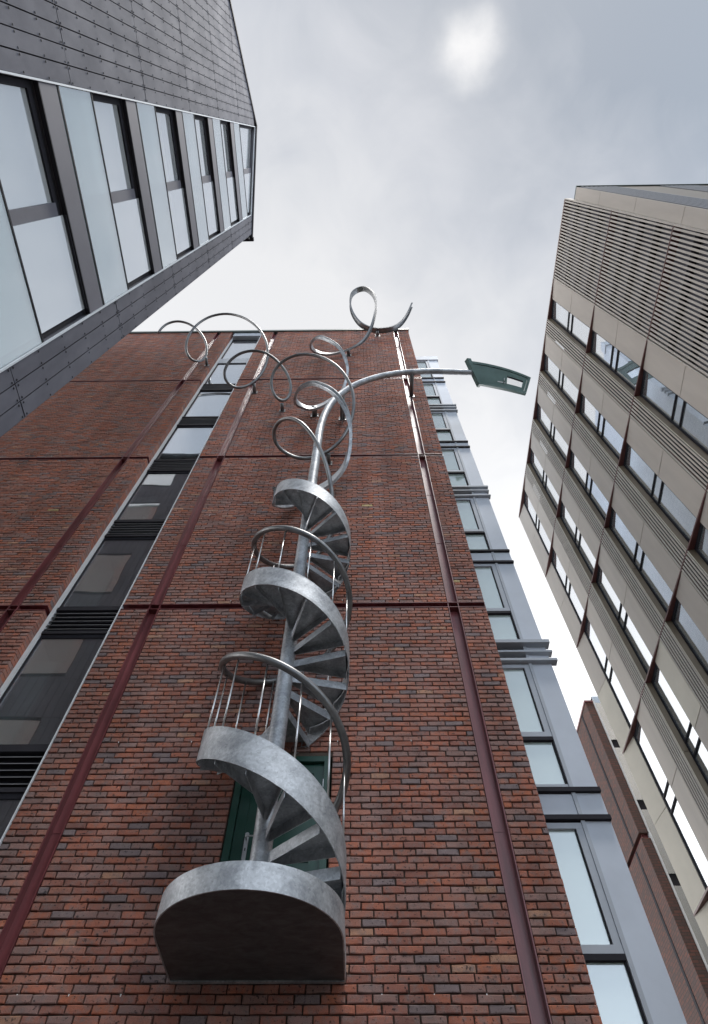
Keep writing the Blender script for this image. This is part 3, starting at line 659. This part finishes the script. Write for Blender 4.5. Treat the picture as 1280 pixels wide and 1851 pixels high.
for s in range(len(LV)-1):
    z1, z0 = LV[s], LV[s+1]; zm = (z0+z1)/2
    # ---- wide louvre field next to the near corner
    lf = B('louvre_field', M_FINM, RB, BXR+.15, BXR+.17, 1.33, 3.47, z0+.02, z1-.02)
    B('edge_post', M_TAN, lf, BXR-.012, BXR+.15, 1.30, 1.33, z0+.01, z1-.005)
    B('edge_post', M_TAN, lf, BXR-.012, BXR+.15, 3.47, 3.497, z0+.01, z1-.005)
    B('head_rail', M_MAROON, lf, BXR-.014, BXR+.15, 1.332, 3.468, z1-.045, z1-.006)
    for zz in (z0+.25*(z1-z0), zm, z0+.75*(z1-z0)):
        B('support_rail', M_DARKM, lf, BXR+.055, BXR+.13, 1.34, 3.46, zz-.07, zz+.07)
    ny = 26
    for k in range(ny): slat(1.375 + .0818*k, z0+.012, z1-.047, lf)
    # ---- folded bays
    for bi, y in enumerate(BAYS):
        yt, yw = y + .60, y + 1.19
        xt = BXR + DEP * .60/1.19
        sw = random.random
        for h, (a, b) in enumerate(((zm+.009, z1-.02), (z0+.02, zm-.009))):
            mm = M_TANY if (s, bi, h) in ((3, 2, 1), (3, 3, 0), (4, 2, 0), (4, 1, 0), (4, 3, 0), (4, 0, 1)) else M_TAN
            obj('tan_panel', MB().prism([(BXR, y), (xt, yt), (xt+.03, yt), (BXR+.03, y)], lambda x, q: (x, q, a), lambda x, q: (x, q, b)), mm, RB)
        # window plane goes on inwards
        def seg(name, ya_, yb_, a, b, m, off, th, par):
            fx = lambda yy: BXR + DEP * (yy-y)/1.19
            return obj(name, MB().prism([(fx(ya_)+off, ya_), (fx(yb_)+off, yb_), (fx(yb_)+off+th, yb_), (fx(ya_)+off+th, ya_)], lambda x, q: (x, q, a), lambda x, q: (x, q, b)), m, par)
        w = seg('window', yt+.001, yw, z1-.10, z1-.021, M_DARKM, .012, .06, RB)
        seg('sill_frame', yt+.001, yw, z0+.021, z0+.09, M_DARKM, .012, .06, w)
        seg('jamb', yw-.045, yw, z0+.091, z1-.101, M_DARKM, .010, .06, w)
        seg('jamb', yt+.001, yt+.02, z0+.091, z1-.101, M_DARKM, .012, .06, w)
        for zz in (zm-.17, zm+.17): seg('mullion', yt+.021, yw-.046, zz-.02, zz+.02, M_DARKM, .006, .06, w)
        seg('pane', yt+.021, yw-.046, zm+.191, z1-.101, M_GLASSR, .03, .012, w)
        seg('pane', yt+.021, yw-.046, z0+.091, zm-.191, M_GLASSR, .03, .012, w)
        seg('narrow_pane', yt+.021, yw-.046, zm-.149, zm+.149, M_GLASSR, .028, .012, w)
        seg('roller_blind', yt+.021, yw-.046, z0+.10, z1-.12 - random.choice((0, 0, .3, .9)), M_BLIND, .14, .006, w)
        # soffit fin closing the fold at each floor
        if bi < 4:
            fin = [(BXR-.012, y+.002), (BXR+DEP+.045, yw), (BXR+DEP+.045, yw+.004), (BXR-.012, yw+.030)]
            obj('floor_fin', MB().prism(fin, lambda x, q: (x, q, z1-.019), lambda x, q: (x, q, z1+.016)), M_MAROON, RB)
            for za_, zb_ in ((z0+.018, zm-.006), (zm+.006, z1-.021)):
                obj('bronze_reveal', MB().prism([(BXR+DEP+.01, yw+.003), (BXR-.004, yw+.028), (BXR+.03, yw+.045), (BXR+DEP+.05, yw+.02)], lambda x, q: (x, q, za_), lambda x, q: (x, q, zb_)), M_BRZ, RB)
            B('edge_trim', M_TANY, RB, BXR-.014, BXR+.02, yw+.029, yw+.0445, z0+.018, z1-.021)
            lb = B('louvre_band', M_DARKM, RB, BXR+.15, BXR+.17, yw+.047, y+1.684, z0+.018, z1-.021)
            n = 6; st = (1.688-1.19-.055)/n
            for k in range(n): slat(yw+.052+st*(k+.5), z0+.02, z1-.021, lb, w=.034, dpt=.012)
            B('floor_joint', M_MAROON, lb, BXR-.012, BXR+.148, yw+.046, y+1.684, z1-.0195, z1+.0155)
        else:
            fin = [(BXR-.012, y+.002), (BXR+DEP+.045, yw), (BXR-.012, YE-.002)]
            obj('floor_fin', MB().prism(fin, lambda x, q: (x, q, z1-.019), lambda x, q: (x, q, z1+.016)), M_MAROON, RB)
            for h, (a, b) in enumerate(((zm+.006, z1-.021), (z0+.018, zm-.006))):
                obj('corner_panel', MB().prism([(BXR+DEP, yw+.003), (BXR, YE), (BXR+.03, YE), (BXR+DEP+.03, yw+.02)], lambda x, q: (x, q, a), lambda x, q: (x, q, b)), M_TANY if s in (3, 4) or (s, h) == (2, 1) else M_TAN, RB)
if rest.v:
    ro = obj('lower_slats', rest, M_SLAT, RB); ro['kind'] = 'stuff'
B('far_end_wall', M_TAN, RB, BXR+.031, 20.0, YE-.048, YE-.002, 0, 21.5)
# near corner: plain recessed strip and the south face seen very obliquely
for z0, z1 in ((18.9, 20.85), (16.6, 18.9), (14.3, 16.6), (12.0, 14.3), (9.6, 12.0), (7.2, 9.6), (4.8, 7.2), (0, 4.8)):
    B('corner_strip', M_TAN, RB, BXR+.07, BXR+.10, .985, 1.298, z0+.006, z1-.006)
for k in range(9):
    xa = BXR + .10 + k*1.1
    if k % 2: 
        B('south_panel', M_BRZ, RB, xa, xa+1.09, .986, 1.04, 0, 20.85)
    else:
        sp_ = B('south_louvre', M_DARKM, RB, xa, xa+1.09, 1.02, 1.04, 0, 20.85)
        for j in range(8): B('south_slat', M_LOUV, sp_, xa+.05+j*.13, xa+.11+j*.13, .97, 1.018, 0, 20.8)
B('south_coping', M_COPE, RB, BXR+.08, 20.0, .95, 1.3, 20.86, 20.95)

# ================================================================== unseen block added behind the viewer to shade the wall foot, mirrored in panes
OB = thing('added_shade_block', 'unseen low brick block added behind the viewer to shade the wall foot', 'building', (0, -12, 0))
B('wall', M_FARB, OB, -16, 18, -20, -12, 0, 5.4)
B('coping', M_COPE, OB, -16.1, 18.1, -20.1, -11.93, 5.402, 5.5)
for k in range(9):
    for z in (.6, 3.1):
        w = B('window', M_DARKM, OB, -14+3.4*k, -12.3+3.4*k, -11.998, -11.95, z, z+2)
        B('pane', M_GLASSB, w, -13.93+3.4*k, -12.37+3.4*k, -11.949, -11.94, z+.07, z+1.93)

# ================================================================== far brick block beyond
FBX, FBY, FBZ = 7.92, 17.0, 16.95
FB = thing('distant_brick_block', 'dark red brick block far behind the bay beside the bronze building', 'building', (FBX, FBY, 0))
B('lower_wall', M_FARB, FB, FBX, FBX+.27, FBY, 40, 0, 11.98)
B('upper_wall', M_FARB, FB, FBX, FBX+.27, FBY, 40, 12.14, FBZ)
B('steel_groove', M_RED, FB, FBX+.10, FBX+.26, FBY+.10, 40, 11.98, 12.14)
B('coping', M_RED, FB, FBX-.03, FBX+.272, FBY-.03, 40, FBZ+.002, FBZ+.08)
for z0, z1 in ((0, 11.96), (12.16, FBZ)): B('steel_channel', M_DARKM, FB, FBX-.012, FBX-.001, FBY+.62, FBY+.74, z0, z1)
B('aluminium_mullion', M_TRIM, FB, FBX+.275, FBX+.33, FBY-.02, FBY+.2, 0, FBZ+.1)
for k in range(8):
    z0 = k*2.2
    w = B('glazing', M_DARKM, FB, FBX+.335, FBX+2.2, FBY+.10, FBY+.14, z0+1.9, min(z0+2.2, FBZ))
    B('pane', M_GLASSR, w, FBX+.335, FBX+2.2, FBY+.06, FBY+.075, z0+.01, z0+1.89)
    B('blind', M_ROOM, w, FBX+.335, FBX+2.2, FBY+.2, FBY+.21, z0, z0+1.9)
B('back_wall', M_ROOM, FB, FBX+.335, 20, FBY+.3, 40, 0, FBZ)
# small weed rooted in the far brick wall
WP = thing('wall_weed', 'small yellow green weed growing out of the far brick wall', 'plant', (FBX, 18.6, 7.6))
for k in range(3):
    e = Vector((FBX-.25-.06*k, 18.6+.2*(k-1), 7.72+.05*k))
    obj('stem', MB().tube(catmull([(FBX+.02, 18.6, 7.55), (FBX-.12, 18.6+.08*(k-1), 7.68), e], 3), .012, 6, .005), M_STEM, WP)
    for j in range(5):
        a = j*1.3+k; c = e + Vector((random.uniform(-.08, .12), random.uniform(-.1, .1), random.uniform(-.08, .08)))
        l = Vector((math.cos(a), math.sin(a), .3)).normalized()*.09; s_ = l.cross(Vector((0, .3, 1))).normalized()*.035
        obj('leaf', MB().loft([[c-l, c-l*.99+s_*.1, c-l*.99-s_*.1], [c+Vector((0, 0, .006)), c+s_, c-s_], [c+l, c+l*.99+s_*.1, c+l*.99-s_*.1]]), M_LEAF, WP)

# ================================================================== spiral staircase sculpture
PX, PYY, PR = -0.93, 5.52, 0.77
ST = thing('spiral_staircase', 'galvanised spiral staircase whose stringer, handrail and lamp post pole unravel across the brick wall', 'staircase', (PX, PYY, 4.12))
LZ = 4.12
# landing: D shaped outline from the wall, round the front, back to the wall
def D(r, back): 
    pts = [(PX+r, back)]
    pts += [(PX + r*math.cos(a), PYY - .0 + r*math.sin(a)) for a in [-k*math.pi/36 for k in range(37)]]
    return pts + [(PX-r, back)]
out_, in_ = D(PR, WALL-.012), D(PR-.012, WALL-.012)
fm = MB(); n = len(out_)
rings = [[(o[0], o[1], LZ-.005), (o[0], o[1], LZ+.21), (i[0], i[1], LZ+.21), (i[0], i[1], LZ-.005)] for o, i in zip(out_, in_)]
fm.loft(rings)
fa = obj('landing_fascia', fm, M_GALV, ST, smooth=True, autos=True)
obj('landing_soffit', MB().prism(D(PR-.0125, WALL-.045), lambda x, y: (x, y, LZ), lambda x, y: (x, y, LZ+.012)), M_BLACK, ST)
obj('landing_floor', MB().prism(D(PR-.0125, WALL-.045), lambda x, y: (x, y, LZ+.165), lambda x, y: (x, y, LZ+.175)), M_GALV, ST)
B('wall_angle', M_GALV, ST, PX-PR+.013, PX+PR-.013, WALL-.044, WALL-.006, LZ-.012, LZ+.16)
# helix
TURN, Z0B = 2.66, 1.6 + 2.83
PITCHW = TURN / (2*math.pi)
def zb(th): return Z0B - th * PITCHW
END = math.radians(-900)
def rad(th):
    k = min(max((math.radians(-690) - th) / math.radians(210), 0), 1); k = k*k*(3-2*k)
    return PR - .15*k
def lift(th):
    k = min(max((math.radians(-690) - th) / math.radians(210), 0), 1)
    return .22*k*k
path = []; wid = []
th = math.radians(24)
while th > END:
    r = rad(th); path.append(Vector((PX+r*math.cos(th), PYY+r*math.sin(th), zb(th)+.19+lift(th)))); wid.append(.38); th -= math.radians(7.5)
RIB = [(-0.89, 6.0, 12.7), (-0.62, 5.95, 12.99), (-0.39, 5.82, 13.31), (-0.27, 5.65, 13.73), (-0.23, 5.45, 14.24), (-0.28, 5.25, 14.67), (-0.41, 5.1, 15.13), (-0.63, 5.0, 15.61), (-0.92, 4.97, 16.02), (-1.18, 5.0, 16.25), (-1.46, 5.2, 16.53), (-1.61, 5.5, 16.79), (-1.6, 5.75, 17.05), (-1.38, 5.95, 17.24), (-1.09, 6.0, 17.5), (-0.8, 5.95, 17.82), (-0.55, 5.85, 18.08), (-0.43, 5.7, 18.5), (-0.37, 5.5, 19.1), (-0.48, 5.28, 19.71), (-0.69, 5.13, 20.15), (-0.98, 5.07, 20.57), (-1.24, 5.1, 20.95), (-1.45, 5.3, 21.31), (-1.52, 5.55, 21.7), (-1.42, 5.85, 22.23), (-1.13, 6.0, 22.47), (-0.75, 6.05, 22.76), (-0.29, 6.0, 23.13), (0.11, 5.88, 23.54), (0.36, 5.72, 24.15), (0.54, 5.5, 25.08), (0.66, 5.3, 26.44), (0.6, 5.15, 27.61), (0.34, 5.1, 28.61), (0.06, 5.15, 28.89), (-0.23, 5.28, 28.54), (-0.3, 5.45, 27.61), (-0.22, 5.62, 26.76), (0.0, 5.82, 26.11), (0.3, 5.97, 25.82), (0.73, 6.05, 25.67), (1.26, 6.03, 25.78), (1.63, 5.95, 26.21), (1.95, 5.8, 27.06), (2.2, 5.6, 27.97)]
nh = len(path)
mid = [Vector((-1.42, 5.83, 11.95)), Vector((-1.2, 6.0, 12.35))]
ctrl = path + mid + [Vector(p) for p in RIB]
cw = wid + [.33, .29] + [.27 - .07*i/(len(RIB)-1) for i in range(len(RIB))]
pts = catmull(ctrl[nh-3:], 5)
wds = []
for i in range(len(ctrl)-(nh-3)-1):
    for k in range(5): wds.append(cw[nh-3+i] + (cw[nh-2+i]-cw[nh-3+i])*k/5)
wds.append(cw[-1])
P = path[:nh-3] + pts; W = wid[:nh-3] + wds
rings = []; lip = -1
nP = len(P); i_b0 = nh-3 + (3+2+26)*5; i_b1 = nh-3 + (3+2+33)*5
def sm(a, b, x):
    k = min(max((x-a)/(b-a), 0), 1); return k*k*(3-2*k)
for i, p in enumerate(P):
    t = (P[min(i+1, nP-1)] - P[max(i-1, 0)]).normalized()
    k = sm(nh, nh+15, i); q = sm(i_b0, i_b1, i)
    # plate stands upright on the stair; belt axis turns from upright to wall-normal for the last loop above the roof
    ax = Vector((0, .12*k*(1-q), 1))*(1-q) + Vector((0, 1, .15))*q
    if i >= nh: ax = ax - t*ax.dot(t)
    w = ax.normalized()
    nn = t.cross(w).normalized()
    if i < nh: nn = -Vector((p.x-PX, p.y-PYY, 0)).normalized() if t.cross(w).dot(Vector((p.x-PX, p.y-PYY, 0))) < 0 else Vector((p.x-PX, p.y-PYY, 0)).normalized()
    h = W[i]/2; e = .009; fl2 = .010 + .055*k
    # shallow channel: web with two lips
    prof = [(-h, 0), (h, 0), (h, fl2), (h-e, fl2), (h-e, e), (-h+e, e), (-h+e, fl2), (-h, fl2)]
    sgn = 1 if nn.dot(Vector((PX-p.x, PYY-p.y, 0))) > 0 or i >= nh else -1
    if i < nh and i > 0: pass
    rings.append([p + w*a_ + nn*b_*lip for a_, b_ in prof])
rb_ = obj('stringer_ribbon', MB().loft(rings), M_GALV, ST, smooth=True, autos=True)
rb_.data.materials.append(M_GALVT)
for pf in rb_.data.polygons:
    if pf.center.z > 21.8: pf.material_index = 1  # upper loops get the darker metal, painting in their backlit shade
# treads: folded trays welded between pole and stringer
NT = 13; DT = 2*math.pi/NT
k = 0
while True:
    th0 = math.radians(14) - k*DT; th1 = th0 - DT*1.06
    if th1 < math.radians(-925): break
    z = zb((th0+th1)/2) + .17 + lift((th0+th1)/2)
    fl_ = .11; tk = .006
    rings = []
    R1 = rad((th0+th1)/2) - .010
    for r in (.088, R1*.5, R1):
        def pt(tt, zz): return (PX + r*math.cos(tt), PYY + r*math.sin(tt), zz)
        wdt = min(tk/r, DT*.2)
        steps = [th0 + (th1-th0)*q/4 for q in range(5)]
        top = [pt(q, z) for q in steps]; low = [pt(th0 + (th1-th0)*q/4*(1) , z-tk) for q in range(4, -1, -1)]
        low[0] = pt(th1 + wdt, z-tk); low[-1] = pt(th0 - wdt, z-tk)
        ring = [pt(th0, z-fl_)] + top + [pt(th1, z-fl_), pt(th1+wdt, z-fl_)] + low + [pt(th0-wdt, z-fl_)]
        rings.append(ring)
    obj('tread', MB().loft(rings), M_GALV, ST)
    k += 1
# pole curving into a lamp post arm
pole = [(PX, PYY, LZ+.176), (PX, PYY, 6), (PX, PYY, 8), (PX, PYY, 10), (PX+.01, PYY, 11.96), (-0.915, 5.53, 13.0), (-0.915, 5.53, 13.9), (-0.90, 5.53, 14.83), (-0.81, 5.53, 15.82), (-0.62, 5.53, 16.68), (-0.34, 5.53, 17.35), (0.02, 5.53, 17.92), (0.59, 5.53, 18.46), (1.24, 5.53, 18.77), (2.0, 5.53, 18.87), (2.6, 5.54, 18.84), (3.27, 5.55, 18.76)]
obj('pole', MB().tube(catmull(pole, 6), .096, 20, .080), M_GALV, ST)
for z in (6.95, 9.6, 12.2, 13.6): obj('pole_weld', MB().tube([(PX + (.015 if z > 11 else 0), PYY+.005, z-.006), (PX + (.015 if z > 11 else 0), PYY+.005, z+.006)], .0965, 20), M_GALV, ST)
# handrail
rail = []
th = math.radians(38)
while th > math.radians(-640):
    rail.append((PX+PR*math.cos(th), PYY+PR*math.sin(th), zb(th)+1.37)); th -= math.radians(12)
TUBE = [(-0.51, 5.6, 11.47), (-0.54, 5.5, 11.9), (-0.62, 5.3, 12.27), (-0.76, 5.1, 12.66), (-0.95, 4.95, 13.1), (-1.21, 4.88, 13.59), (-1.49, 4.93, 14.01), (-1.79, 5.15, 14.39), (-1.97, 5.45, 14.54), (-1.96, 5.7, 14.47), (-1.82, 5.88, 14.38), (-1.59, 6.0, 14.27), (-1.33, 6.05, 14.22), (-1.08, 6.05, 14.24), (-0.82, 6.0, 14.37), (-0.57, 5.92, 14.56), (-0.37, 5.8, 14.85), (-0.21, 5.65, 15.24), (-0.11, 5.48, 15.82), (-0.13, 5.3, 16.44), (-0.25, 5.15, 17.04), (-0.52, 5.0, 17.71), (-0.91, 4.92, 18.28), (-1.36, 4.9, 18.62), (-1.75, 4.95, 18.78), (-2.15, 5.12, 18.79), (-2.4, 5.32, 18.6), (-2.49, 5.55, 18.32), (-2.45, 5.75, 18.14), (-2.33, 5.93, 17.91), (-2.14, 6.03, 17.78), (-1.97, 6.0, 18.0), (-1.9, 5.85, 18.41), (-1.99, 5.65, 18.8), (-2.2, 5.4, 19.06), (-2.47, 5.2, 19.29), (-2.73, 5.07, 19.42), (-3.07, 5.03, 19.53), (-3.48, 5.1, 19.55), (-3.77, 5.25, 19.39), (-3.91, 5.45, 19.07), (-3.94, 5.62, 18.98), (-3.84, 5.82, 18.87), (-3.66, 5.97, 18.86), (-3.42, 6.02, 19.0), (-3.13, 5.97, 19.29), (-2.9, 5.8, 19.71), (-2.79, 5.57, 20.31), (-2.87, 5.37, 21.1), (-3.09, 5.2, 21.83), (-3.44, 5.05, 22.57), (-3.94, 4.95, 23.38), (-4.66, 4.92, 23.93), (-5.2, 4.98, 23.81), (-5.59, 5.13, 23.32), (-5.76, 5.3, 22.77), (-5.78, 5.5, 22.1), (-5.7, 5.7, 21.61), (-5.49, 5.9, 21.4), (-5.27, 6.0, 21.52), (-5.12, 5.97, 21.87), (-5.12, 5.85, 22.37), (-5.31, 5.63, 22.99), (-5.64, 5.42, 23.55), (-6.07, 5.27, 23.92), (-6.49, 5.2, 24.05), (-6.82, 5.25, 23.88), (-6.97, 5.35, 23.49), (-6.98, 5.43, 23.19)]
tubep = [Vector(p) for p in TUBE]
for _ in range(1):
    tubep = [tubep[0]] + [(tubep[i-1] + 2*tubep[i] + tubep[i+1])/4 for i in range(1, len(tubep)-1)] + [tubep[-1]]
rp = catmull([Vector(p) for p in rail] + [Vector((-.50, 5.98, 11.1))] + tubep, 4)
obj('handrail', MB().tube(rp, .043, 12, .041), M_GALVT, ST)
# balusters
bi = 0
th = math.radians(-5)
while th > math.radians(-612):
    r = PR - .018
    x, y = PX+r*math.cos(th), PYY+r*math.sin(th)
    obj('baluster', MB().tube([(x, y, zb(th)+.355), (x-.004*math.cos(th), y-.004*math.sin(th), zb(th)+1.36)], .0105, 8), M_STEEL, ST)
    th -= math.radians(30.5)
# stand-off brackets to the wall
for a, r in (((-3.13, 5.97, 19.25), .05), ((-2.14, 6.03, 17.74), .05), ((-1.22, 5.98, 17.36), .07), ((-0.36, 6.02, 23.03), .06), ((0.73, 6.05, 25.58), .06), ((-5.14, 5.95, 22.0), .045), ((-0.72, 5.99, 14.38), .05), ((1.52, 5.55, 18.80), .06), ((-0.45, 5.55, 17.1), .07)):
    wb = obj('wall_bracket', MB().tube([a, (a[0], WALL-.014, a[2])], r, 12), M_GALVT, ST)
    B('base_plate', M_GALVT, wb, a[0]-r-.035, a[0]+r+.035, WALL-.0135, WALL+.002, a[2]-r-.035, a[2]+r+.035)
    for qx in (-1, 1):
        for qz in (-1, 1): obj('bolt', MB().tube([(a[0]+qx*(r+.014), WALL-.026, a[2]+qz*(r+.014)), (a[0]+qx*(r+.014), WALL-.0137, a[2]+qz*(r+.014))], .011, 6), M_STEEL, wb)
obj('bracket_gusset', MB().prism([(0, 0), (.62, -.42), (.62, -.30), (0.05, .35)], lambda s, z: (-.46, 5.58+s, 17.05+z), lambda s, z: (-.44, 5.58+s, 17.05+z)), M_GALVT, ST)
# ---- lamp head: a bent door
A = [Vector((3.16, 5.29, 19.0)), Vector((4.14, 5.52, 19.1)), Vector((4.99, 5.81, 19.0))]
Bq = [Vector((3.41, 5.81, 18.5)), Vector((4.06, 5.94, 18.5)), Vector((4.75, 6.08, 18.4))]
def quad(c, t): return c[0]*(2*(t-.5)*(t-1)) + c[1]*(4*t*(1-t)) + c[2]*(2*t*(t-.5))
def S(u, v): return quad(A, u)*(1-v) + quad(Bq, u)*v
def Nn(u, v):
    e = .01
    n_ = (S(u+e, v)-S(u-e, v)).cross(S(u, v+e)-S(u, v-e)).normalized()
    return n_ if n_.z < 0 else -n_
def shell(name, u0, u1, v0, v1, d0, d1, m, par, n=8):
    rings = []
    for i in range(n+1):
        u = u0 + (u1-u0)*i/n
        rings.append([S(u, v0)+Nn(u, v0)*d0, S(u, v1)+Nn(u, v1)*d0, S(u, v1)+Nn(u, v1)*d1, S(u, v0)+Nn(u, v0)*d1])
    return obj(name, MB().loft(rings), m, par, smooth=True, autos=True)
ld = shell('lamp_door', .03, .60, .12, .88, -.02, .02, M_GREENL, ST)
shell('end_panel', .89, .945, .12, .88, -.02, .02, M_GREENL, ld, 3)
shell('glazing_rail', .601, .889, .12, .36, -.02, .02, M_GREENL, ld, 5)
shell('glazing_rail', .601, .889, .72, .88, -.02, .02, M_GREENL, ld, 5)
shell('glazing_bead', .601, .889, .361, .375, -.025, .03, M_DARKM, ld, 5)
shell('door_pane', .602, .888, .376, .719, -.004, .004, M_CLEAR, ld, 5)
shell('jamb', .0, 1.0, .0, .10, -.06, .035, M_GREENL, ld)
shell('jamb', .0, 1.0, .90, 1.0, -.06, .035, M_GREENL, ld)
shell('head', .955, 1.0, .101, .899, -.06, .034, M_GREENL, ld, 2)
shell('rebate_line', .03, .945, .101, .119, -.03, .005, M_DARKM, ld)
shell('rebate_line', .03, .945, .881, .899, -.03, .005, M_DARKM, ld)
shell('threshold_board', -.035, .018, -.06, 1.06, -.09, .09, M_GREENL, ld, 2)
shell('handle_plate', .42, .57, .70, .735, .0205, .028, M_STEEL, ld, 3)
h0 = S(.535, .715) + Nn(.535, .715)*.03
obj('lever', MB().tube([h0, h0 + Nn(.535, .715)*.06, S(.535, .56) + Nn(.535, .56)*.085], .013, 8), M_STEEL, ld)
